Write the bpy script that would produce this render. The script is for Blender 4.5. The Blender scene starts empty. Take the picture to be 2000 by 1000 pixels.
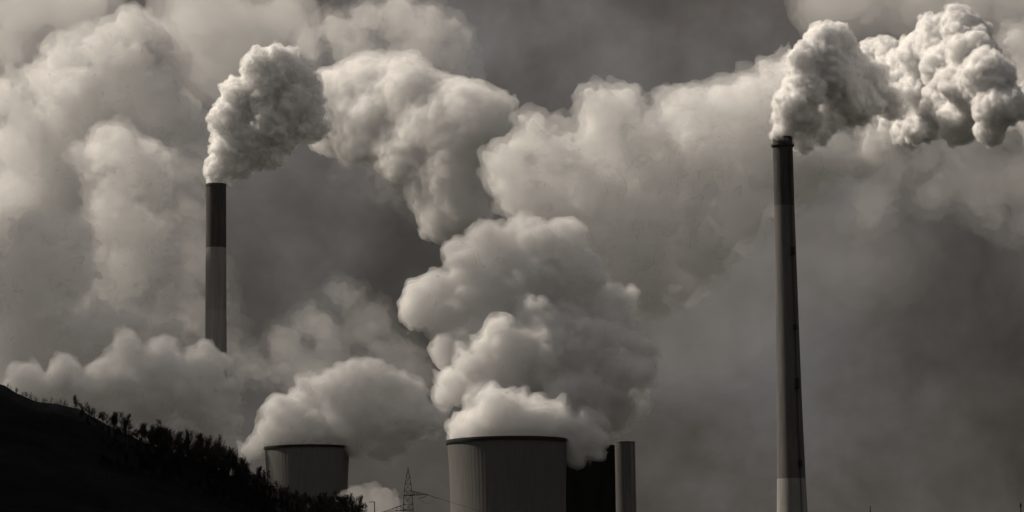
import bpy, bmesh, math, random, time
import numpy as np
import openvdb
from mathutils import Vector, Matrix, Euler

T0 = time.time()
S = bpy.context.scene
COL = S.collection

# ------------------------------------------------------------------ camera
FPX = 5660.0                       # focal length in pixels of the 2000 px wide photograph
PITCH, ROLL = math.radians(7.8), math.radians(-0.75)
EYE = Vector((0, 0, 1.7))
cam = bpy.data.objects.new('camera', bpy.data.cameras.new('camera'))
COL.objects.link(cam)
CAM_R = Matrix.Rotation(math.pi/2 + PITCH, 3, 'X') @ Matrix.Rotation(ROLL, 3, 'Z')
cam.matrix_world = Matrix.Translation(EYE) @ CAM_R.to_4x4()
cam.data.sensor_width = 36.0
cam.data.lens = 36.0*FPX/2000.0
cam.data.clip_start = 1.0
cam.data.clip_end = 60000.0
S.camera = cam

# ------------------------------------------------------------------ sky and sun
SUN_DIR = Vector((-0.68, 0.24, 0.69)).normalized()      # towards the sun
ZENITH = 4.5
w = bpy.data.worlds.new('World'); S.world = w; w.use_nodes = True
nt = w.node_tree; nt.nodes.clear()
def nd(t, **kw):
    n = nt.nodes.new(t)
    for k, v in kw.items(): setattr(n, k, v)
    return n
L = nt.links.new
w_out = nd('ShaderNodeOutputWorld')
sky = nd('ShaderNodeTexSky', sky_type='NISHITA', sun_disc=False)
sky.sun_elevation = math.asin(SUN_DIR.z); sky.sun_rotation = math.atan2(SUN_DIR.x, SUN_DIR.y)
bg_clear = nd('ShaderNodeBackground'); bg_clear.inputs['Strength'].default_value = 0.05
L(sky.outputs[0], bg_clear.inputs[0])
# the overcast deck that hides the blue: soft grey cloud, paler towards the zenith as overcast skies are
tc = nd('ShaderNodeTexCoord')
n1 = nd('ShaderNodeTexNoise'); n1.inputs['Scale'].default_value = 15.0; n1.inputs['Detail'].default_value = 5.0; n1.inputs['Roughness'].default_value = 0.56
n1.inputs['Distortion'].default_value = 0.15
L(tc.outputs['Generated'], n1.inputs['Vector'])
cr = nd('ShaderNodeValToRGB')
cr.color_ramp.elements[0].position = 0.32; cr.color_ramp.elements[0].color = (0.040, 0.035, 0.030, 1)
cr.color_ramp.elements[1].position = 0.70; cr.color_ramp.elements[1].color = (0.115, 0.108, 0.104, 1)
e = cr.color_ramp.elements.new(0.48); e.color = (0.068, 0.059, 0.052, 1)
L(n1.outputs['Fac'], cr.inputs[0])
sep = nd('ShaderNodeSeparateXYZ'); L(tc.outputs['Generated'], sep.inputs[0])
zen = nd('ShaderNodeMapRange'); zen.inputs['From Min'].default_value = 0.1; zen.inputs['From Max'].default_value = 1.0
zen.inputs['To Min'].default_value = 1.0; zen.inputs['To Max'].default_value = ZENITH
L(sep.outputs['Z'], zen.inputs['Value'])
bg_deck = nd('ShaderNodeBackground')
zcol = nd('ShaderNodeMix', data_type='RGBA', blend_type='MULTIPLY'); zcol.inputs[7].default_value = (0.93, 1.0, 1.10, 1)   # thinner, bluer cloud overhead
zf = nd('ShaderNodeMapRange'); zf.inputs['From Min'].default_value = 0.25; zf.inputs['From Max'].default_value = 0.9
L(sep.outputs['Z'], zf.inputs['Value']); L(zf.outputs[0], zcol.inputs[0]); L(cr.outputs[0], zcol.inputs[6]); L(zcol.outputs[2], bg_deck.inputs[0]); L(zen.outputs[0], bg_deck.inputs[1])
wm = nd('ShaderNodeMixShader'); wm.inputs[0].default_value = 0.97
L(bg_clear.outputs[0], wm.inputs[1]); L(bg_deck.outputs[0], wm.inputs[2]); L(wm.outputs[0], w_out.inputs[0])
sl = bpy.data.lights.new('sun', 'SUN'); sl.energy = 4.6; sl.angle = math.radians(0.5); sl.color = (1, .885, .745)
so = bpy.data.objects.new('sun', sl); COL.objects.link(so)
so.rotation_euler = (-SUN_DIR).to_track_quat('-Z', 'Y').to_euler()
S.view_settings.view_transform = 'Standard'; S.view_settings.look = 'None'
S.view_settings.exposure = 0.0; S.view_settings.gamma = 1.0; S.view_settings.use_curve_mapping = False
S.cycles.volume_bounces = 24
S.cycles.max_bounces = 32
S.cycles.transparent_max_bounces = 48
S.cycles.use_denoising = True

def P(x, y, D):
    """world point seen at pixel (x, y) of the 2000x1000 photograph, D metres ahead"""
    d = CAM_R @ Vector(((x-1000)/FPX, (500-y)/FPX, -1))
    return EYE + d*(D/d.y)
def PX(D): return D/FPX*1.01      # metres per photograph pixel at distance D

# ------------------------------------------------------------------ steam
def perlin_tile(n, cells, rng):
    g = rng.normal(size=(cells, cells, cells, 3)).astype(np.float32)
    g /= np.linalg.norm(g, axis=-1, keepdims=True)
    t = (np.arange(n, dtype=np.float32)*cells/n); i = t.astype(int); f = t-i
    fade = f*f*f*(f*(f*6-15)+10)
    res = np.zeros((n, n, n), np.float32)
    for dx in (0, 1):
        ix = (i+dx) % cells; wx = fade if dx else 1-fade
        for dy in (0, 1):
            iy = (i+dy) % cells; wy = fade if dy else 1-fade
            for dz in (0, 1):
                iz = (i+dz) % cells; wz = fade if dz else 1-fade
                G = g[np.ix_(ix, iy, iz)]
                dot = G[..., 0]*(f-dx)[:, None, None] + G[..., 1]*(f-dy)[None, :, None] + G[..., 2]*(f-dz)[None, None, :]
                res += dot*wx[:, None, None]*wy[None, :, None]*wz[None, None, :]
    return res
def make_tile():
    rng = np.random.default_rng(4)
    acc = np.zeros((128,)*3, np.float32); a = 1.0
    for c in (5, 10, 20, 40):
        n = np.abs(perlin_tile(128, c, rng))*2.2
        acc += a*n; a *= 0.5
    return acc-acc.mean()
TILE = make_tile(); NQ = 0
def tile_at(p, size, off):
    """trilinear lookup of the periodic billow noise; p (n,3) metres, one tile spans size metres"""
    q = (p/size+off)*128.0
    i = np.floor(q).astype(np.int32); f = (q-i).astype(np.float32); i &= 127
    j = (i+1) & 127
    r = 0
    for dx in (0, 1):
        X = j[:, 0] if dx else i[:, 0]; wx = f[:, 0] if dx else 1-f[:, 0]
        for dy in (0, 1):
            Y = j[:, 1] if dy else i[:, 1]; wy = f[:, 1] if dy else 1-f[:, 1]
            for dz in (0, 1):
                Z = j[:, 2] if dz else i[:, 2]; wz = f[:, 2] if dz else 1-f[:, 2]
                r = r + TILE[X, Y, Z]*(wx*wy*wz)
    return r

def steam_material(name, density, aniso, film, film_col=(.9, .9, .9), white=.968):  # default white is greyed: shade on the duller steam put into its colour
    m = bpy.data.materials.new(name); m.use_nodes = True
    n = m.node_tree; n.nodes.clear()
    o = n.nodes.new('ShaderNodeOutputMaterial')
    v = n.nodes.new('ShaderNodeVolumePrincipled')
    v.inputs['Color'].default_value = (white, white, white, 1)
    v.inputs['Density'].default_value = density
    v.inputs['Anisotropy'].default_value = aniso
    n.links.new(v.outputs[0], o.inputs['Volume'])
    tr = n.nodes.new('ShaderNodeBsdfTransparent'); df = n.nodes.new('ShaderNodeBsdfDiffuse')
    df.inputs[0].default_value = (*film_col, 1)
    mx = n.nodes.new('ShaderNodeMixShader'); mx.inputs[0].default_value = film
    n.links.new(tr.outputs[0], mx.inputs[1]); n.links.new(df.outputs[0], mx.inputs[2])
    n.links.new(mx.outputs[0], o.inputs['Surface'])
    m.cycles.homogeneous_volume = True
    return m

def puffs(blobs, rng, levels, flat=1.0):
    """grow smaller spheres on the upper and outer skin of the given ones: cauliflower heads"""
    allb = [np.array(blobs, float)]
    cur = allb[0]
    for (n, ratio, jut) in levels:
        nxt = []
        for (x, y, z, r) in cur:
            for _ in range(n):
                v = rng.normal(size=3); v /= np.linalg.norm(v)
                s = r*ratio*rng.uniform(.7, 1.3)
                k = r*jut*rng.uniform(.85, 1.08)
                nxt.append((x+v[0]*k, y+v[1]*k, z+v[2]*k*flat, s))
        cur = np.array(nxt); allb.append(cur)
    return np.concatenate(allb)

def sdf_grid(sph, vox, pad, k):
    lo = (sph[:, :3]-sph[:, 3:4]).min(0)-pad; hi = (sph[:, :3]+sph[:, 3:4]).max(0)+pad
    dims = np.ceil((hi-lo)/vox).astype(int)+1
    acc = np.zeros(dims, np.float32)
    ax = [lo[a]+np.arange(dims[a])*vox for a in range(3)]
    for (x, y, z, r) in sph:
        R = r+pad
        sl = []
        for a, c in enumerate((x, y, z)):
            i0 = max(0, int((c-R-lo[a])/vox)); i1 = min(dims[a], int((c+R-lo[a])/vox)+2)
            sl.append(slice(i0, i1))
        dx = (ax[0][sl[0]]-x)**2; dy = (ax[1][sl[1]]-y)**2; dz = (ax[2][sl[2]]-z)**2
        d = np.sqrt(dx[:, None, None]+dy[None, :, None]+dz[None, None, :]).astype(np.float32)-r
        acc[sl[0], sl[1], sl[2]] += np.exp(-np.clip(d, -pad*3, pad*3)/k)
    return lo, -k*np.log(acc+1e-12)

def steam(name, label, cat, blobs, D, vox, seed, mats, levels=((9, .5, .8), (6, .45, .85)), k=3.0, amp=5.0, size=90.0, shells=(0.0,), group=None, slant=0.0, big=0.0, fat=1.0):
    """blobs: (x_px, y_px, r_px, depth offset m); mats: one per shell, shells: how far the shell lies inside the outline"""
    t = time.time()
    rng = np.random.default_rng(seed)
    base = []
    for b in blobs:
        if D is None: base.append(b); continue
        dd = D+(b[3] if len(b) > 3 else 0)+(slant*(b[0]-blobs[0][0])*PX(D))
        p = P(b[0], b[1], dd); base.append((p.x, p.y, p.z, b[2]*fat*PX(D)))
    sph = puffs(base, rng, levels)
    pad = (amp+big)*1.3+vox*2
    lo, d = sdf_grid(sph, vox, pad, k)
    band = (np.abs(d) < (amp+big)*1.6+max(shells)+vox*2)
    idx = np.argwhere(band)
    p = idx*vox+lo
    off = rng.uniform(0, 1, 3)
    nz = amp*tile_at(p, size, off)
    if big: nz += big*tile_at(p, size*3.7, off[::-1])
    d[band] -= nz
    root = None
    for i, (s, m) in enumerate(zip(shells, mats)):
        g = openvdb.FloatGrid(float(pad*4)); g.copyFromArray(np.ascontiguousarray(np.clip(d, -1e3, pad*4)))
        pts, quads = g.convertToQuads(isovalue=-s)
        pts = pts*vox+lo
        me = bpy.data.meshes.new(name)
        me.vertices.add(len(pts)); me.vertices.foreach_set('co', pts.astype(np.float32).ravel())
        q = quads.astype(np.int32)
        me.loops.add(q.size); me.loops.foreach_set('vertex_index', q.ravel())
        me.polygons.add(len(q)); me.polygons.foreach_set('loop_start', np.arange(0, q.size, 4, dtype=np.int32))
        me.update(calc_edges=True); me.validate()
        me.shade_smooth()
        me.materials.append(m)
        o = bpy.data.objects.new(name if i == 0 else 'dense_core', me); COL.objects.link(o)
        if i == 0:
            root = o; o['label'] = label
            if cat == 'stuff': o['kind'] = 'stuff'
            else: o['category'] = cat
            if group: o['group'] = group
        else: o.parent = root
        global NQ; NQ += len(q); print(f'{o.name}: {len(q)} quads {time.time()-t:.1f}s dims {d.shape}')
    return root

# ------------------------------------------------------------------ helpers
def tag(o, label=None, cat=None, group=None, kind=None):
    for k, v in (('label', label), ('category', cat), ('group', group), ('kind', kind)):
        if v: o[k] = v
    return o
def empty(name, loc):
    o = bpy.data.objects.new(name, None); COL.objects.link(o); o.location = loc
    return o
def link(name, bm_or_me, mat, parent=None, smooth=False):
    if isinstance(bm_or_me, bmesh.types.BMesh):
        me = bpy.data.meshes.new(name); bmesh.ops.recalc_face_normals(bm_or_me, faces=bm_or_me.faces)
        bm_or_me.to_mesh(me); bm_or_me.free()
    else: me = bm_or_me
    if mat and not me.materials: me.materials.append(mat)
    if smooth: me.shade_smooth()
    o = bpy.data.objects.new(name, me); COL.objects.link(o)
    if parent: o.parent = parent
    return o
def lathe(bm, prof, n=96, ripple=None, closed=False):
    """prof: list of (r, z); open ends unless closed (profile loops back on itself)"""
    rings = []
    for (r, z) in prof:
        ring = []
        for i in range(n):
            a = 2*math.pi*i/n
            rr = r+(ripple(i) if ripple else 0)
            ring.append(bm.verts.new((rr*math.cos(a), rr*math.sin(a), z)))
        rings.append(ring)
    m = len(rings)
    for j in range(m if closed else m-1):
        A, B = rings[j], rings[(j+1) % m]
        for i in range(n):
            bm.faces.new((A[i], A[(i+1) % n], B[(i+1) % n], B[i]))
    return rings
def box(bm, c, s, rot=None):
    M = Matrix.Translation(Vector(c)) @ (rot.to_4x4() if rot else Matrix()) @ Matrix.Diagonal((*s, 1))
    bmesh.ops.create_cube(bm, size=1.0, matrix=M)
def bar(bm, a, b, r0, r1=None, n=4):
    a, b = Vector(a), Vector(b); r1 = r0 if r1 is None else r1
    d = (b-a)
    if d.length < 1e-6: return
    q = d.to_track_quat('Z', 'Y').to_matrix()
    A = [bm.verts.new(a+q @ Vector((r0*math.cos(2*math.pi*i/n+.785), r0*math.sin(2*math.pi*i/n+.785), 0))) for i in range(n)]
    B = [bm.verts.new(b+q @ Vector((r1*math.cos(2*math.pi*i/n+.785), r1*math.sin(2*math.pi*i/n+.785), 0))) for i in range(n)]
    for i in range(n): bm.faces.new((A[i], A[(i+1) % n], B[(i+1) % n], B[i]))
    if n > 3:
        bm.faces.new(A[::-1]); bm.faces.new(B)

def surf(name, col, rough=.85, var=.25, scale=(.15, .15, .03), bump=.0, spec=.2):
    """weathered surface: base colour broken by stretched noise (rain streaks) and a fine grain"""
    m = bpy.data.materials.new(name); m.use_nodes = True
    n = m.node_tree; p = n.nodes['Principled BSDF']
    p.inputs['Roughness'].default_value = rough; p.inputs['Specular IOR Level'].default_value = spec
    t = n.nodes.new('ShaderNodeTexCoord'); mp = n.nodes.new('ShaderNodeMapping'); mp.inputs['Scale'].default_value = scale
    n.links.new(t.outputs['Object'], mp.inputs[0])
    a = n.nodes.new('ShaderNodeTexNoise'); a.inputs['Scale'].default_value = 1.0; a.inputs['Detail'].default_value = 6
    a.inputs['Roughness'].default_value = .62
    n.links.new(mp.outputs[0], a.inputs['Vector'])
    r = n.nodes.new('ShaderNodeMapRange'); r.inputs['From Min'].default_value = .3; r.inputs['From Max'].default_value = .7
    r.inputs['To Min'].default_value = 1-var; r.inputs['To Max'].default_value = 1+var
    n.links.new(a.outputs['Fac'], r.inputs['Value'])
    mx = n.nodes.new('ShaderNodeMix'); mx.data_type = 'RGBA'; mx.blend_type = 'MULTIPLY'; mx.inputs[0].default_value = 1
    mx.inputs[6].default_value = (*col, 1)
    n.links.new(r.outputs[0], mx.inputs[7]); n.links.new(mx.outputs[2], p.inputs['Base Color'])
    if bump:
        b = n.nodes.new('ShaderNodeBump'); b.inputs['Strength'].default_value = bump; b.inputs['Distance'].default_value = .3
        n.links.new(a.outputs['Fac'], b.inputs['Height']); n.links.new(b.outputs[0], p.inputs['Normal'])
    return m
M_conc = surf('tower_concrete', (.11,.107,.104), var=.14, scale=(.9, .9, .04))
M_conc2 = surf('pale_concrete', (.125,.123,.12), var=.14, scale=(.9, .9, .04))
M_rim = surf('rim_concrete', (0.025, 0.025, 0.025), var=.2)
M_black = surf('sooty_paint', (0.055, 0.052, 0.05), var=.35, scale=(.5, .5, .05))
M_black2 = surf('dark_red_paint', (0.06, 0.056, 0.053), var=.3, scale=(.5, .5, .05))
M_shaft = surf('chimney_concrete', (0.105, 0.102, 0.099), var=.25, scale=(.5, .5, .03))
M_band = surf('pale_band_paint', (0.24, 0.235, 0.23), var=.2, scale=(.5, .5, .03))
M_shaft2 = surf('grey_concrete', (0.2, 0.197, 0.193), var=.2, scale=(.5, .5, .03))
M_shaft3 = surf('grey_lower_concrete', (0.235, 0.23, 0.225), var=.2, scale=(.5, .5, .03))
M_clad = surf('dark_cladding', (0.02, 0.02, 0.021), var=.3)
M_slim = surf('grey_cladding', (.17,.167,.162), var=.25, scale=(.6, .6, .04))
M_steel = surf('dark_steel', (.07, .07, .07), rough=.6, var=.2)
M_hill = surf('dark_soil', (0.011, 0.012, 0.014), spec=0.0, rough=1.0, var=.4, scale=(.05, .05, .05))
M_ground = surf('field_soil', (.03, .032, .026), var=.4, scale=(.02, .02, .02))
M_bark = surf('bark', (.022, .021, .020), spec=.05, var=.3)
M_twig = surf('twigs', (.024, .022, .021), spec=.05, var=.2)

# ------------------------------------------------------------------ ground and hill
bm = bmesh.new(); bmesh.ops.create_grid(bm, x_segments=60, y_segments=60, size=20000)
tag(link('ground', bm, M_ground), kind='structure', label='flat dark land around the power station')

CREST = [(-700, 560), (-300, 640), (-60, 722), (0, 750), (35, 768), (75, 785), (130, 790), (150, 797), (200, 824), (260, 855), (300, 870), (360, 890), (400, 905), (460, 936),
         (520, 967), (600, 991), (680, 1010), (780, 1044), (900, 1090), (1100, 1160), (1400, 1262)]
HILL_Y = 900.0
cx = [P(x, y, HILL_Y).x for x, y in CREST]; cz = [P(x, y, HILL_Y).z for x, y in CREST]
rngh = random.Random(5)
def lump(x, y): return .9*math.sin(x*.21+1.3)*math.sin(y*.17)+.5*math.sin(x*.53+y*.31)+.3*math.sin(x*1.1-y*.7)
def hill_z(x, y):
    h = float(np.interp(x, cx, cz))
    t = (y-380)/(HILL_Y-380) if y < HILL_Y else 1-(y-HILL_Y)/330
    t = min(1, max(0, t)); s = t*t*(3-2*t) if y > HILL_Y else .35*t+.65*t*t
    edge = min(1, max(0, (x+420)/60))
    return h*s*edge + lump(x, y)*.45*s - 2.0*(1-s)
nx, ny = 300, 120
bm = bmesh.new(); vs = []
for j in range(ny+1):
    yy = 370+(1250-370)*j/ny
    vs.append([bm.verts.new((-430+(cx[-1]+430)*i/nx, yy, hill_z(-430+(cx[-1]+430)*i/nx, yy))) for i in range(nx+1)])
for j in range(ny):
    for i in range(nx): bm.faces.new((vs[j][i], vs[j][i+1], vs[j+1][i+1], vs[j+1][i]))
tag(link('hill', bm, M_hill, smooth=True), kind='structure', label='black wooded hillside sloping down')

# ------------------------------------------------------------------ cooling towers
def cooling_tower(label, xc, ytop, D, R, flare, mat, ribs=90, RH=1.3):
    top = P(xc, ytop, D); H = top.z
    t = empty('cooling_tower', (top.x, D, 0)); tag(t, label, 'cooling tower', 'cooling towers of the power station')
    zt = H*.68; a = R/math.sqrt(1+((H-zt)/flare)**2)
    rad = lambda z: a*math.sqrt(1+((z-zt)/(flare if z > zt else 78))**2)
    n = ribs*4
    zs = [H*.06+((H-RH)-H*.06)*k/40 for k in range(41)]
    prof = [(rad(z), z) for z in zs]+[(rad(z)-.8, z) for z in reversed(zs)]
    bm = bmesh.new(); lathe(bm, prof, n, ripple=lambda i: (.05 if i % 4 == 0 else .025 if i % 4 in (1, 3) else 0), closed=True)
    link('shell', bm, mat, t, smooth=False)
    bm = bmesh.new(); r = rad(H)
    lathe(bm, [(r+.55, (H-RH)-.6), (r+.75, (H-RH)+.3), (r+.75, H), (r-.7, H), (r-.7, (H-RH)-.6)], 128, closed=True)
    link('rim', bm, M_rim, t, smooth=False)
    bm = bmesh.new(); r0 = rad(H*.06)
    for i in range(40):
        a0, a1 = 2*math.pi*i/40, 2*math.pi*(i+.5)/40; a2 = 2*math.pi*(i+1)/40
        for p, q in ((a0, a1), (a2, a1)):
            bar(bm, ((r0+4)*math.cos(p), (r0+4)*math.sin(p), -.5), ((r0-.3)*math.cos(q), (r0-.3)*math.sin(q), H*.06+.5), .45)
    o = link('support_columns', bm, M_conc, t); o['kind'] = 'stuff'
    return t
cooling_tower('larger dark cooling tower with steam billowing over its rim', 991, 860, 1566, 32.6, 118, M_conc)
cooling_tower('smaller cooling tower rising from behind the wooded hill', 600, 873.5, 1700, 24.9, 105, M_conc2, 70, .8)

# ------------------------------------------------------------------ chimneys
def chimney(label, D, rows, bands, xbase):
    """rows: (y_px, half width px); bands: (y_top, y_bottom, name, material, label)"""
    s = PX(D)
    pts = [(P(xbase, y, D).z, wd*s) for y, wd in rows]
    pts.sort()
    zs, rs = [p[0] for p in pts], [p[1] for p in pts]
    top = zs[-1]
    x0 = P(xbase, rows[0][0], D).x
    t = empty('chimney', (x0, D, 0)); tag(t, label, 'chimney', 'tall chimneys of the power station')
    rad = lambda z: float(np.interp(z, zs, rs))
    for (ya, yb, name, mat, lab) in bands:
        za = min(P(xbase, ya, D).z, top); zb = max(0, P(xbase, yb, D).z) if yb is not None else 0
        bm = bmesh.new(); k = 24
        z_ = [zb+(za-zb)*i/k for i in range(k+1)]
        prof = [(rad(z), z) for z in z_]+[(rad(z)-.6, z) for z in reversed(z_)]
        lathe(bm, prof, 72, closed=True)
        for e_ in bm.edges: e_.smooth = True
        o = link(name, bm, mat, t, smooth=True)
        try: o.data.set_sharp_from_angle(angle=math.radians(40))
        except Exception: pass
        if lab: o['label'] = lab
    return t, rad, top, (x0, D)

D1 = 1686
ch1, rad1, top1, _ = chimney('taller slender chimney under the bright sunlit smoke', D1,
    [(269, 18.6), (284, 19.3), (300, 19.6), (400, 19.8), (480, 20.8), (600, 22.0), (700, 23.2), (800, 24.6), (935, 27.6), (1000, 29.6), (1100, 34), (1274, 44)],
    [(269, 402.5, 'top_band', M_black, 'black upper band'), (402.5, 935.5, 'shaft', M_shaft, None), (935.5, None, 'lower_band', M_band, 'pale lower band')], 1528.3)
z_of = lambda y, D: P(1528, y, D).z
zr = z_of(284.5, D1)
bm = bmesh.new(); r = rad1(zr)
lathe(bm, [(r-.1, zr-1.1), (r+.5, zr-.9), (r+1.0, zr-.3), (r+1.0, zr+.4), (r-.1, zr+.7)], 72, closed=True)
link('collar', bm, M_black, ch1)
bm = bmesh.new()
lathe(bm, [(rad1(top1)+.28, top1-1.0), (rad1(top1)+.28, top1+.25), (rad1(top1)-.8, top1+.25), (rad1(top1)-.8, top1-1.0)], 72, closed=True)
link('lip', bm, M_rim, ch1)
bm = bmesh.new()
for i in range(24):      # railing of the collar's walkway
    a = 2*math.pi*i/24; rr = r+.95
    bar(bm, (rr*math.cos(a), rr*math.sin(a), zr+.4), (rr*math.cos(a), rr*math.sin(a), zr+1.5), .05)
lathe(bm, [(r+.9, zr+1.45), (r+1.0, zr+1.45), (r+1.0, zr+1.55), (r+.9, zr+1.55)], 72, closed=True)
link('railing', bm, M_steel, ch1)
AZ = math.radians(-58)   # ladder side, towards the camera
bm = bmesh.new(); zz = [2+(top1-6)*i/60 for i in range(61)]
tx, ty = -math.sin(AZ), math.cos(AZ)
for dx in (-.4, .4):
    for z0_, z1_ in zip(zz[:-1], zz[1:]):
        q = []
        for z_ in (z0_, z1_):
            rr = rad1(z_)+.35; q.append((rr*math.cos(AZ)+tx*dx, rr*math.sin(AZ)+ty*dx, z_))
        bar(bm, q[0], q[1], .10)
link('ladder_rails', bm, M_rim, ch1)
bm = bmesh.new()
for i in range(int((top1-8)/1.2)):
    z_ = 3+i*1.2; rr = rad1(z_)+.35
    bar(bm, (rr*math.cos(AZ)-tx*.4, rr*math.sin(AZ)-ty*.4, z_), (rr*math.cos(AZ)+tx*.4, rr*math.sin(AZ)+ty*.4, z_), .06, n=3)
o = link('rung', bm, M_rim, ch1); o['kind'] = 'stuff'
for yy, hh in ((750, 5.5), (492, 4.0), (640, 2.2), (905, 2.6)):
    z_ = z_of(yy, D1); rr = rad1(z_)+.7
    bm = bmesh.new(); box(bm, (rr*math.cos(AZ), rr*math.sin(AZ), z_), (1.6, 1.6, hh), Matrix.Rotation(AZ, 3, 'Z')); 
    box(bm, ((rr+.2)*math.cos(AZ), (rr+.2)*math.sin(AZ), z_-hh/2-.12), (2.4, 3.0, .2), Matrix.Rotation(AZ, 3, 'Z'))
    link('rest_platform', bm, M_rim, ch1)

D2 = 1860
ch2, rad2, top2, _ = chimney('chimney with black top whose foot vanishes in steam', D2,
    [(360.5, 19.6), (420, 20.0), (484, 20.1), (690, 21.0), (1000, 26), (1274, 36)],
    [(360.5, 484.5, 'top_band', M_black2, 'black upper band'), (484.5, 607, 'shaft', M_shaft2, None), (607, None, 'lower_shaft', M_shaft3, None)], 422)
bm = bmesh.new()
lathe(bm, [(rad2(top2)+.25, top2-1.2), (rad2(top2)+.25, top2+.2), (rad2(top2)-.8, top2+.2), (rad2(top2)-.8, top2-1.2)], 72, closed=True)
link('lip', bm, M_black2, ch2)

# ------------------------------------------------------------------ boiler house and slim tower
Db = 1660; s = PX(Db)
xl, xr = P(1075, 868, Db).x, P(1201.5, 868, Db).x; hb = P(1190, 869, Db).z
bh = empty('boiler_house', ((xl+xr)/2, Db+20, 0)); tag(bh, 'black clad boiler house behind the larger cooling tower', 'building')
bm = bmesh.new(); box(bm, (0, 0, (hb-1.5)/2), (xr-xl, 40, hb-1.5)); link('wall', bm, M_clad, bh)
bm = bmesh.new(); box(bm, (0, 0, hb-.75+.003), (xr-xl+.6, 40.6, 1.5)); link('roof', bm, M_clad, bh)
for i, px in enumerate((1164, 1176, 1184, 1192)):
    bm = bmesh.new(); xx = P(px, 868, Db).x-(xl+xr)/2
    box(bm, (xx, -17, hb+.25), (1.0, 1.6, .5+.4*(i % 2))); link('roof_vent', bm, M_clad, bh)
for i in range(7):
    bm = bmesh.new(); xx = -(xr-xl)/2+(xr-xl)*(i+.5)/7
    box(bm, (xx, -20.15, hb/2), (.35, .3, hb-3)); link('pilaster', bm, M_clad, bh)

Dt = 1640
tp = P(1220.5, 862.5, Dt); R3 = 19.6*PX(Dt)
st = empty('stair_tower', (tp.x, Dt, 0)); tag(st, 'slim pale grey round tower beside the black boiler house', 'tower')
bm = bmesh.new(); rings = lathe(bm, [(R3*1.03, 0), (R3*1.01, tp.z*.6), (R3, tp.z-.6)], 64); bm.faces.new(rings[-1])
link('shaft', bm, M_slim, st, smooth=False)
bm = bmesh.new(); rings = lathe(bm, [(R3*.98, tp.z-.59), (R3+.12, tp.z-.59), (R3+.12, tp.z-.1), (R3-.4, tp.z+.15)], 64); bm.faces.new(rings[-1])
link('cap', bm, M_slim, st)
bm = bmesh.new()
for a in (-1.15, -.55):
    box(bm, ((R3+.1)*math.cos(a), (R3+.1)*math.sin(a), tp.z*.5), (.25, .12, tp.z-2), Matrix.Rotation(a, 3, 'Z'))
o = link('seam', bm, M_slim, st); o['kind'] = 'stuff'

# ------------------------------------------------------------------ pylon, wires, masts
Dp = 900; sp = PX(Dp)
pt = P(796.5, 913, Dp); Hp = pt.z
py = empty('pylon', (pt.x, Dp, 0)); tag(py, 'lattice power pylon between the two cooling towers', 'pylon')
def q(px, y):                                    # pylon-local point for a photograph pixel
    v = P(px, y, Dp); return Vector((v.x-pt.x, 0, v.z))
zl = [0, 8, 16, 23, 29, 34, q(796, 1010).z, q(796, 996).z, q(796, 985).z, q(796, 968).z, q(796, 959).z, q(796, 945).z, q(796, 932).z, q(796, 920).z, Hp]
def half(z): return float(np.interp(z, [0, q(0, 996).z, q(0, 968).z, q(0, 940).z, Hp], [4.0, 1.45, 1.2, .55, .06]))
bm = bmesh.new()
for sx, sy in ((1, 1), (1, -1), (-1, 1), (-1, -1)):
    for a, b in zip(zl[:-1], zl[1:]):
        bar(bm, (sx*half(a), sy*half(a), a), (sx*half(b), sy*half(b), b), .08, .07)
link('corner_posts', bm, M_steel, py)
bm = bmesh.new()
for a, b in zip(zl[:-1], zl[1:]):
    ha, hb_ = half(a), half(b)
    for s_ in (-1, 1):
        bar(bm, (-ha, s_*ha, a), (hb_, s_*hb_, b), .042); bar(bm, (ha, s_*ha, a), (-hb_, s_*hb_, b), .042)
        bar(bm, (s_*ha, -ha, a), (s_*hb_, hb_, b), .042); bar(bm, (s_*ha, ha, a), (s_*hb_, -hb_, b), .042)
        bar(bm, (-hb_, s_*hb_, b), (hb_, s_*hb_, b), .05)
o = link('bracing', bm, M_steel, py); o['kind'] = 'stuff'
def arm(tip, bx, zb, zt):
    bm = bmesh.new(); bx0 = -bx
    h = half(zb)
    for s_ in (-1, 1):
        bar(bm, (bx0, s_*h, zb), tip, .09); bar(bm, (bx, s_*h*.8, zt), tip, .07)
        for k in range(1, 6):
            t0, t1 = k/6, (k+.5)/6
            A = Vector((bx0, s_*h, zb)).lerp(tip, t0); B = Vector((bx, s_*h*.8, zt)).lerp(tip, t1); C_ = Vector((bx0, s_*h, zb)).lerp(tip, min(1, t0+1/6))
            bar(bm, A, B, .05); bar(bm, B, C_, .05)
    link('crossarm', bm, M_steel, py)
tipR = q(836, 966); tipL = q(748, 999.5)
arm(tipR, 1.0, q(796, 968).z, q(796, 959).z)
arm(tipL, -1.0, q(796, 996).z, q(796, 985).z)
arm(Vector((7.5, 0, q(796, 1012).z)), 1.2, q(796, 1014).z, q(796, 1003).z)
def wire(name, a, b, sag, r, n=14, parent=py):
    bm = bmesh.new(); prev = None
    for i in range(n+1):
        t_ = i/n; v = Vector(a).lerp(Vector(b), t_); v.z -= sag*4*t_*(1-t_)
        if prev: bar(bm, prev, v, r, n=3)
        prev = v
    return link(name, bm, M_steel, parent)
wire('insulator', tipR, q(861, 974.5), .15, .10)
wire('insulator', tipR, q(818, 972.5), .3, .09)
wire('jumper', q(818, 972.5), q(852, 972.5), 1.7, .045)
wire('insulator', tipL, q(726, 1004), .15, .10)
wire('conductor', q(861, 974.5), Vector((170, 120, 33)), 8, .05, 40)
wire('conductor', q(726, 1004), Vector((-120, -200, 22)), 8, .05, 40)

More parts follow.
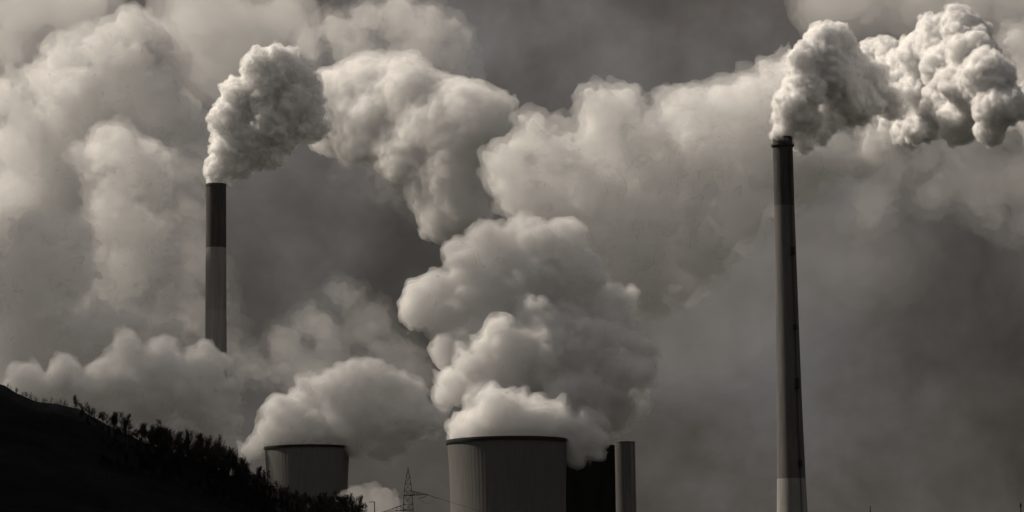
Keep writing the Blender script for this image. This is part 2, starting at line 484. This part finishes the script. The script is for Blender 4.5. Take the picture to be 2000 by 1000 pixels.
lp = P(731.5, 988, Dp)
ls = empty('lamp_post', (lp.x, Dp, 0)); tag(ls, 'thin lamp post standing before the small white puff', 'lamp post')
bm = bmesh.new(); bar(bm, (0, 0, 0), (0, 0, lp.z+1.2), .28, .14, 8); link('pole', bm, M_steel, ls)
bm = bmesh.new(); box(bm, (-.75, 0, lp.z+1.2), (1.9, .35, .18)); link('lamp_arm', bm, M_steel, ls)
def mast(label, px, ytop, lamp):
    v = P(px, ytop, Dp); m = empty('mast', (v.x, Dp, 0)); tag(m, label, 'mast')
    bm = bmesh.new(); bar(bm, (0, 0, 0), (0, 0, v.z*.93), 1.1, .34, 8); bar(bm, (0, 0, v.z*.93), (0, 0, v.z), .2, .12, 6); link('pole', bm, M_steel, m)
    if lamp:
        bm = bmesh.new(); box(bm, (0, 0, v.z-1.0), (.55, .55, .8)); link('beacon', bm, M_steel, m)
mast('thin tapering mast tip just beyond the tall chimney', 1699.5, 988, False)
mast('thin mast tip with a small beacon, far from the chimneys', 1993.3, 981, True)

# ------------------------------------------------------------------ bare trees along the ridge
def grow(seed, H, spread, upright, depth=4, twig=.024, many=3):
    rnd = random.Random(seed); tb, cb = bmesh.new(), bmesh.new()
    def limb(p, d, ln, r, lev):
        n = (7, 3, 2, 2, 1)[min(lev, 4)]
        for k in range(n):
            d2 = (d+Vector((rnd.gauss(0, .10), rnd.gauss(0, .10), rnd.gauss(.03, .05)))).normalized()
            q_ = p+d2*ln/n; r2 = max(twig*.7, r*(.84 if lev == 0 else .72))
            bar(tb if lev < 2 else cb, p, q_, r, r2, 5 if lev < 2 else 3)
            if lev < depth and not (lev == 0 and k < 1):
                for _ in range(many if lev < 2 else 2):
                    az = rnd.uniform(0, 2*math.pi); tilt = rnd.uniform(.4, 1.05)*spread
                    side = d2.orthogonal(); side.rotate(Matrix.Rotation(az, 3, d2))
                    nd_ = (d2*math.cos(tilt)+side*math.sin(tilt)); nd_.z += upright*.3; nd_.normalize()
                    l2 = (H*.36*(1-.55*k/n)*rnd.uniform(.7, 1.2)) if lev == 0 else ln*rnd.uniform(.40, .62)
                    limb(p.lerp(q_, rnd.uniform(.2, 1)), nd_, l2, max(twig, r2*.5), lev+1)
            p, d, r = q_, d2, r2
    limb(Vector((0, 0, -.4)), Vector((0, 0, 1)), H*.92, H*.013+.04, 0)
    out_ = []
    for b, nm, mt in ((tb, 'trunk', M_bark), (cb, 'crown', M_twig)):
        me = bpy.data.meshes.new(nm); b.to_mesh(me); b.free(); me.materials.append(mt); out_.append(me)
    return out_
KINDS = {'round': [grow(10+i, 8.0, 1.0, .35, 4) for i in range(3)], 'upright': [grow(30+i, 9.0, .6, .9, 4) for i in range(4)], 'spindly': [grow(50+i, 9.0, .75, .6, 3, .03) for i in range(3)]}
print('tree faces', {k: [len(m.polygons) for t in v for m in t] for k, v in KINDS.items()})
SHRUB = [grow(70+i, 2.2, 1.0, .4, 2, .03, 2) for i in range(4)]
n_t = 0
def plant(name, meshes, x, y, sc, rz, label, cat, group):
    global n_t
    t = empty(name, (x, y, hill_z(x, y)-.15)); t.rotation_euler.z = rz; t.scale = (sc*TR.uniform(.85, 1.15), sc*TR.uniform(.85, 1.15), sc)
    tag(t, label, cat, group)
    for me in meshes: link(me.name.split('.')[0], me, None, t)
    n_t += 1
TR = random.Random(21)
def xat(px, y): return P(px, 900, y).x
TREE_TOP = [(155, 22), (175, 20), (200, 22), (225, 30), (250, 30), (258, 16), (275, 34), (300, 46), (340, 50), (385, 48), (410, 56), (440, 60), (470, 50), (500, 42), (540, 34), (600, 28), (640, 34), (675, 48), (705, 40)]
tx_, th_ = [a for a, _ in TREE_TOP], [b for _, b in TREE_TOP]
LAB = {'round': 'round bare tree', 'upright': 'upright bare tree', 'spindly': 'spindly bare tree'}
def zone(px, dy, sc):
    z = ('just below the lone round tree' if px < 195 else 'above the notch in the ridge' if px < 262 else 'at the upper end of the stand' if px < 330 else 'in the middle of the stand' if px < 400
         else 'at the lower end of the stand' if px < 465 else 'short of the smaller cooling tower' if px < 530 else 'in front of the smaller cooling tower' if px < 610
         else 'before the smaller cooling tower' if px < 680 else 'at the low end of the ridge')
    return z+(', on the skyline' if dy > -7 else ', under the skyline' if dy > -22 else ', down the slope' if dy > -42 else ', deep in the slope')
def size_word(px, hpx):
    r = hpx/float(np.interp(px, tx_, th_))
    return 'tall ' if r > 1.0 else 'short ' if r < .84 else 'mid-height '
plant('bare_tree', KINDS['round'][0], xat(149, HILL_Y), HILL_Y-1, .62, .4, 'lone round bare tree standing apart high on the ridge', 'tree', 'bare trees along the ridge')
rows_ = ((0, 5.6), (-14, 7.6), (-32, 11.0), (-55, 14.0))
for dy, step in rows_:
    px = 158.0 if dy > -30 else 200.0
    while px < 705:
        y = HILL_Y+dy+TR.uniform(-5, 5)
        hpx = float(np.interp(px, tx_, th_))*TR.uniform(.72, 1.12)
        kind = TR.choices(('round', 'upright', 'spindly'), (.3, .45, .25))[0]
        i = TR.randrange(len(KINDS[kind])); H0 = 8.6
        plant('bare_tree', KINDS[kind][i], xat(px, y), y, hpx*PX(y)/H0, TR.uniform(0, 6.28), f'{size_word(px, hpx)}{LAB[kind]} {zone(px, dy, 1)}', 'tree', 'bare trees along the ridge')
        px += step*TR.uniform(.6, 1.4)
for px in (3, 14, 19, 29, 30.5, 44, 48, 52, 57, 60, 66, 70, 84, 88, 90, 99, 112, 118, 124, 127, 131):
    y = HILL_Y+TR.uniform(-2, 2)
    plant('shrub', TR.choice(SHRUB), xat(px, y), y, TR.uniform(.45, 1.0), TR.uniform(0, 6.28), 'small leafless shrub on the open top of the ridge', 'shrub', 'leafless shrubs on the open ridge')
# scrub and brambles between the trunks
bm = bmesh.new()
for _ in range(16000):
    px = TR.triangular(20, 740, 480); y = HILL_Y-abs(TR.gauss(0, 45))
    x = xat(px, y); z = hill_z(x, y)-.1; h = TR.uniform(.4, 1.6)
    a = TR.uniform(0, 6.28); wd = TR.uniform(.03, .10); lean = TR.gauss(0, .5)
    v = [bm.verts.new((x-wd*math.cos(a), y-wd*math.sin(a), z)), bm.verts.new((x+wd*math.cos(a), y+wd*math.sin(a), z)), bm.verts.new((x+lean, y+TR.gauss(0, .4), z+h))]
    bm.faces.new(v)
tag(link('undergrowth', bm, M_twig), kind='stuff', label='dark scrub between the bare trees')
print('trees', n_t, 'objects', len(bpy.data.objects), time.time()-T0)
# ------------------------------------------------------------------ steam and smoke
crisp = steam_material('steam_crisp', 0.25, 0.45, 0.10, (.97, .97, .97), .998)
crisp_core = steam_material('steam_crisp_core', 0.8, 0.45, 0.25, (.97, .97, .97), .998)
crisp_far = steam_material('steam_crisp_far', 0.20, 0.45, 0.11, (.95, .95, .95), .99)
crisp_far_core = steam_material('steam_crisp_far_core', 0.55, 0.45, 0.27, (.95, .95, .95), .99)
trail = steam_material('steam_trail', 0.05, 0.4, 0.06)
mid = steam_material('steam_mid', 0.07, 0.4, 0.08)
mid_core = steam_material('steam_mid_core', 0.20, 0.4, 0.12)
soft = steam_material('steam_soft', 0.025, 0.4, 0.03)
soft_core = steam_material('steam_soft_core', 0.08, 0.4, 0.13)
thin = steam_material('steam_thin', 0.007, 0.4, 0.004)
faint = steam_material('steam_faint', 0.0022, 0.4, 0.003)
veil = steam_material('steam_veil', 0.0008, 0.4, 0.001)
thin_core = steam_material('steam_thin_core', 0.012, 0.4, 0.008)
CR = dict(mats=[crisp, crisp_core], shells=(0, 1.2), levels=((10, .48, .72), (7, .42, .85), (4, .45, .9)), k=.9, amp=3.0, big=1.5, size=34)
CRF = dict(mats=[crisp_far, crisp_far_core], shells=(0, 1.4), levels=((10, .48, .72), (7, .42, .85), (4, .45, .9)), k=.9, amp=3.1, big=1.5, size=36)
TRAIL = dict(mats=[trail, mid_core], shells=(0, 4), levels=((8, .5, .72), (7, .42, .84), (4, .42, .9)), k=2.6, amp=3.8, big=4.0, size=56)
MID = dict(mats=[mid, mid_core], shells=(0, 2.0), levels=((8, .5, .75), (7, .45, .85), (4, .45, .9)), k=1.3, amp=4.0, big=3.5, size=52)
SOFT = dict(mats=[soft, soft_core], shells=(0, 6), levels=((8, .5, .75), (7, .42, .88), (3, .45, .9)), k=2.2, amp=7.0, big=7.0, size=72)
THIN = dict(mats=[thin, thin_core], shells=(0, 18), levels=((6, .5, .7), (4, .45, .85)), k=9.0, amp=12.0, big=10, size=220)

steam('smoke_plume', 'sunlit cauliflower smoke head streaming from the taller chimney top', 'smoke',
      [(1527, 257, 9, 5), (1534, 240, 18, 5), (1550, 215, 30), (1575, 235, 24), (1570, 170, 36), (1565, 120, 26), (1600, 90, 34), (1625, 75, 26), (1610, 150, 46), (1650, 130, 40), (1640, 190, 42), (1620, 235, 22),
       (1690, 160, 34), (1680, 200, 34), (1735, 195, 28), (1572, 282, 9), (1600, 262, 10)], 1678, 0.85, 1, fat=1.16, slant=.9, **CR)
steam('smoke_plume', 'brilliant cream smoke head drifting beyond the taller chimney', 'smoke',
      [(1700, 110, 30), (1735, 105, 28), (1730, 160, 34), (1765, 150, 40), (1800, 100, 40), (1790, 190, 40), (1835, 75, 42), (1850, 140, 46), (1880, 60, 40), (1900, 110, 44), (1905, 170, 50), (1850, 205, 44),
       (1935, 150, 40), (1945, 215, 36), (1800, 240, 32), (1745, 235, 30), (1770, 262, 20), (1880, 240, 36), (1925, 255, 24)], 1850, 1.0, 2, fat=1.03, slant=-2.6, **CR)
steam('smoke_plume', 'pale cauliflower smoke head over the black-topped chimney', 'smoke',
      [(420, 348, 10), (428, 330, 20), (440, 300, 28), (470, 270, 36), (450, 230, 34), (465, 190, 32), (510, 130, 34), (545, 120, 30), (520, 180, 44), (580, 160, 36), (570, 210, 42), (530, 250, 40), (605, 190, 22), (610, 250, 26), (490, 310, 24), (500, 285, 30), (525, 305, 22), (468, 322, 22), (550, 265, 30), (445, 270, 26), (600, 225, 26)], 1866, 1.1, 3, fat=1.08, slant=.0,
      **CRF)
steam('smoke_plume', 'grey smoke trailing from the pale smoke head over the black-topped chimney', 'smoke',
      [(625, 215, 30), (650, 195, 30), (690, 175, 36), (740, 155, 32), (790, 150, 32), (760, 215, 50), (690, 235, 40), (830, 190, 46), (880, 200, 40), (930, 205, 34), (955, 225, 24), (920, 260, 48), (850, 270, 60),
       (760, 275, 38), (650, 260, 34), (870, 340, 50), (915, 345, 34), (850, 375, 36), (890, 390, 36), (905, 420, 22), (865, 420, 22), (800, 320, 40), (710, 285, 26)], 1980, 1.6, 4, fat=1.1, slant=-.7, **TRAIL)
steam('steam_plume', 'steam column pouring from the larger cooling tower', 'steam',
      [(905, 850, 18), (930, 830, 36), (985, 800, 42), (1030, 815, 42), (1080, 820, 36), (1120, 835, 30), (1150, 862, 20), (1128, 880, 16), (1160, 850, 20, 20), (990, 845, 40, 10), (1060, 850, 34, 10),
       (885, 760, 34, 20), (930, 720, 46, 25), (990, 690, 56, 25), (1060, 680, 60, 30), (1130, 710, 56, 30), (1200, 725, 46, 30), (1240, 722, 26, 25), (1170, 790, 50, 30), (1100, 760, 60, 30), (1000, 760, 50, 30),
       (880, 640, 34, 45), (905, 510, 36, 50), (960, 490, 46, 55), (1030, 475, 46, 60), (1100, 470, 40, 60), (1130, 540, 60, 60), (1030, 560, 80, 55), (930, 580, 60, 50), (1180, 640, 56, 60), (1090, 640, 70, 55), (960, 650, 60, 45),
       (822, 585, 24, 45), (812, 612, 16, 45), (842, 560, 18, 45), (845, 620, 24, 45), (868, 565, 30, 48), (862, 605, 30, 46), (895, 690, 40, 35), (1150, 680, 50, 40), (1210, 680, 40, 40), (1040, 640, 50, 35), (950, 775, 40, 15), (1240, 690, 30, 40), (1200, 800, 36, 40), (1185, 590, 44, 70), (1190, 815, 30, 100), (1225, 780, 32, 100), (1150, 835, 24, 12)], 1566, 1.7, 5, **MID)
steam('steam_plume', 'low steam bank spilling over the smaller cooling tower', 'steam',
      [(520, 850, 20), (545, 820, 28), (590, 800, 34), (640, 770, 38), (690, 745, 34), (725, 740, 30), (770, 765, 32), (810, 775, 24), (600, 840, 34), (670, 820, 44), (740, 810, 44), (800, 820, 34), (690, 855, 26), (760, 860, 30), (840, 820, 26), (490, 880, 14)], 1700, 1.5, 6, **MID)
steam('steam_plume', 'steam bank hiding the foot of the black-topped chimney', 'steam',
      [(235, 735, 36), (290, 720, 40), (340, 715, 34), (385, 715, 28), (415, 725, 28), (440, 765, 26), (300, 780, 50), (380, 780, 46), (240, 800, 34), (430, 820, 30), (400, 687, 11), (350, 850, 40), (440, 880, 30), (205, 765, 30), (172, 775, 26), (190, 735, 26), (150, 795, 22), (250, 692, 28), (318, 690, 22), (130, 730, 24)], 1780, 1.5, 7, **MID)
steam('steam_plume', 'two small steam puffs resting on the open ridge top', 'steam',
      [(45, 745, 26), (30, 770, 26), (85, 770, 24), (115, 755, 20), (125, 780, 20)], 1780, 1.5, 8, **MID)
steam('steam_plume', 'tall mushroom steam column beside the black-topped chimney', 'steam',
      [(190, 300, 36), (235, 285, 38), (285, 310, 34), (245, 350, 50), (300, 370, 40), (220, 420, 36), (270, 450, 56), (310, 500, 44), (250, 540, 60), (320, 580, 36), (290, 650, 60), (200, 620, 60)], 1990, 2.0, 9, **SOFT)
steam('steam_plume', 'low steam mound rising over the ridge beneath the mushroom column', 'steam',
      [(40, 450, 34), (95, 440, 36), (145, 455, 32), (100, 510, 56), (30, 540, 56), (160, 540, 50), (80, 620, 80), (190, 660, 80), (20, 690, 70), (120, 740, 70), (170, 730, 44), (140, 690, 50), (210, 760, 44), (190, 700, 50)], 1930, 2.0, 10, **SOFT)
steam('steam_cloud', 'vast sunlit steam cloud towering behind the mushroom column', 'steam',
      [(15, 190, 46), (80, 160, 44), (130, 120, 46), (190, 90, 46), (262, 50, 32), (310, 70, 26), (240, 130, 60), (300, 180, 60), (340, 220, 46), (380, 260, 34), (170, 220, 90), (60, 280, 80), (280, 300, 70), (150, 380, 90), (40, 400, 80), (350, 360, 50)], 2200, 2.4, 11, **SOFT)
steam('steam_cloud', 'broad steam cloud drifting up behind the taller chimney', 'steam',
      [(1005, 290, 34), (1045, 255, 26), (1080, 300, 56), (1180, 220, 34), (1215, 210, 22), (1180, 290, 66), (1270, 270, 60), (1340, 220, 40), (1400, 220, 50), (1460, 210, 46), (1510, 170, 30), (1360, 310, 80), (1480, 300, 70), (1560, 330, 60), (1040, 380, 60), (1150, 400, 90), (1290, 410, 90), (1430, 410, 70), (1010, 350, 30), (1250, 510, 80), (1360, 510, 60)], 1775, 2.2, 12, **SOFT)
steam('steam_cloud', 'dark smoke haze sinking away to the right of the steam column', 'cloud',
      [(1300, 560, 70), (1400, 560, 90), (1500, 500, 90), (1600, 480, 90), (1260, 680, 60), (1350, 680, 70), (1450, 640, 70), (1700, 500, 90)], 2400, 4.0, 20, **{**THIN, 'mats': [veil, veil, veil], 'shells': (0, 16, 32)})
steam('steam_cloud', 'dim smoke veil hanging under the arch of grey trailing smoke', 'smoke',
      [(680, 315, 30), (750, 345, 42), (820, 385, 44), (890, 410, 40), (930, 430, 30)], 2010, 2.2, 22, **{**SOFT, 'mats': [faint, thin], 'shells': (0, 5)})
glow = steam_material('steam_glow', 0.03, 0.45, 0.04, (.97, .97, .97), .998)
glow_core = steam_material('steam_glow_core', 0.09, 0.45, 0.15, (.97, .97, .97), .998)
steam('steam_cloud', 'bright cream cloud glowing just left of the smoke over the taller chimney', 'cloud',
      [(1480, 225, 30), (1500, 185, 34), (1530, 140, 26), (1515, 250, 38), (1550, 200, 40), (1465, 250, 26), (1560, 300, 36), (1630, 300, 26), (1700, 290, 26)], 1790, 1.8, 23, slant=-.5, **{**SOFT, 'mats': [glow, glow_core], 'shells': (0, 4)})
steam('steam_cloud', 'thin steam veil drifting behind the black-topped chimney', 'steam',
      [(370, 420, 50), (390, 520, 60), (420, 600, 50), (380, 620, 60), (450, 680, 50), (350, 330, 50), (400, 330, 40)], 2080, 2.6, 24, **{**SOFT, 'mats': [faint, thin], 'shells': (0, 8)})
steam('steam_cloud', 'dim grey steam bank behind the smaller cooling tower plume', 'steam',
      [(600, 625, 40), (670, 580, 34), (560, 680, 50), (640, 660, 50), (720, 640, 50), (770, 680, 50), (500, 720, 40), (600, 740, 60), (700, 740, 60), (810, 720, 40)], 2250, 2.3, 13, **{**SOFT, 'mats': [faint, thin]})
steam('steam_cloud', 'pale cloud high behind the grey trailing smoke', 'cloud',
      [(600, 85, 40), (660, 60, 40), (715, 30, 40), (780, 30, 50), (840, 60, 56), (880, 110, 46), (800, 120, 60), (900, 150, 30), (700, 110, 50)], 2600, 2.8, 14, **{**SOFT, 'mats': [thin, soft]})
steam('steam_cloud', 'grey smoke cloud hanging below the brilliant cream smoke head', 'smoke',
      [(1600, 300, 44), (1660, 310, 50), (1730, 320, 56), (1810, 310, 56), (1890, 290, 60), (1960, 260, 60), (1920, 370, 80), (2000, 340, 80), (2010, 230, 50), (1820, 380, 60), (2000, 430, 60), (1700, 390, 60)], 2050, 2.4, 15, **{**SOFT, 'mats': [faint, thin], 'shells': (0, 9)})
steam('steam_cloud', 'pale cloud edge beyond the brilliant cream smoke head', 'cloud',
      [(1990, 85, 36), (2020, 130, 50), (2000, 190, 40), (2060, 220, 70)], 2300, 2.2, 16, **SOFT)
steam('steam_cloud', 'soft grey cloud sheet above the vast sunlit steam cloud', 'cloud',
      [(10, 90, 50), (40, 10, 70), (150, 0, 70), (380, 30, 80), (470, 60, 80), (430, 130, 70), (540, 30, 60)], 3000, 3.6, 17, **THIN)
steam('steam_cloud', 'soft grey cloud sheet above the sunlit smoke heads', 'cloud',
      [(1620, 10, 50), (1700, -10, 60), (1790, 10, 60), (1890, -20, 70), (1980, 0, 60)], 3000, 3.6, 18, **THIN)
steam('steam_puff', 'small white puff low between the ridge and the pylon', 'steam',
      [(722, 988, 9), (738, 980, 10), (745, 998, 14), (722, 1008, 14), (694, 975, 6)], 1500, 1.3, 19, **{**MID, 'mats': [soft], 'shells': (0,)})
steam('shade_clouds', 'added grey steam out of view, shading the hill from the sun', 'stuff',  # added bank out of view, placed to keep the sun off the hill
      [(-300, 1090, 290, 70), (-390, 1110, 270, 80), (-230, 1075, 340, 50), (-470, 1140, 260, 80), (-160, 1050, 360, 45), (-330, 1240, 330, 70),
       (-330, 880, 280, 75), (-400, 790, 280, 90), (-250, 860, 260, 50), (-380, 660, 270, 90), (-470, 950, 260, 90)], None, 6.0, 30, [soft, soft_core], shells=(0, 10), levels=((6, .5, .7),), k=7, amp=10, big=10, size=200)
steam('shade_clouds', 'added thin steam out of view, dimming the sun on the low steam', 'stuff',  # unseen thin bank, added to dim the sun on the tower steam
      [(-420, 1860, 400, 75), (-370, 1800, 470, 60), (-500, 1880, 380, 90), (-300, 1750, 510, 55), (-480, 1980, 300, 90), (-560, 1760, 420, 90), (-440, 2010, 340, 85), (-400, 1960, 290, 50)], None, 6.0, 31, [thin], levels=((6, .5, .7),), k=7, amp=10, big=10, size=200)
steam('shade_clouds', 'added dense steam out of view, shading the black-topped chimney', 'stuff',  # two unseen blobs added to shade the black-topped chimney
      [(-395, 1930, 400, 45), (-420, 1945, 350, 45)], None, 5.0, 32, [soft, soft_core], shells=(0, 6), levels=((6, .5, .7),), k=5, amp=6, big=6, size=150)
print('quads', NQ); print('script', time.time()-T0)
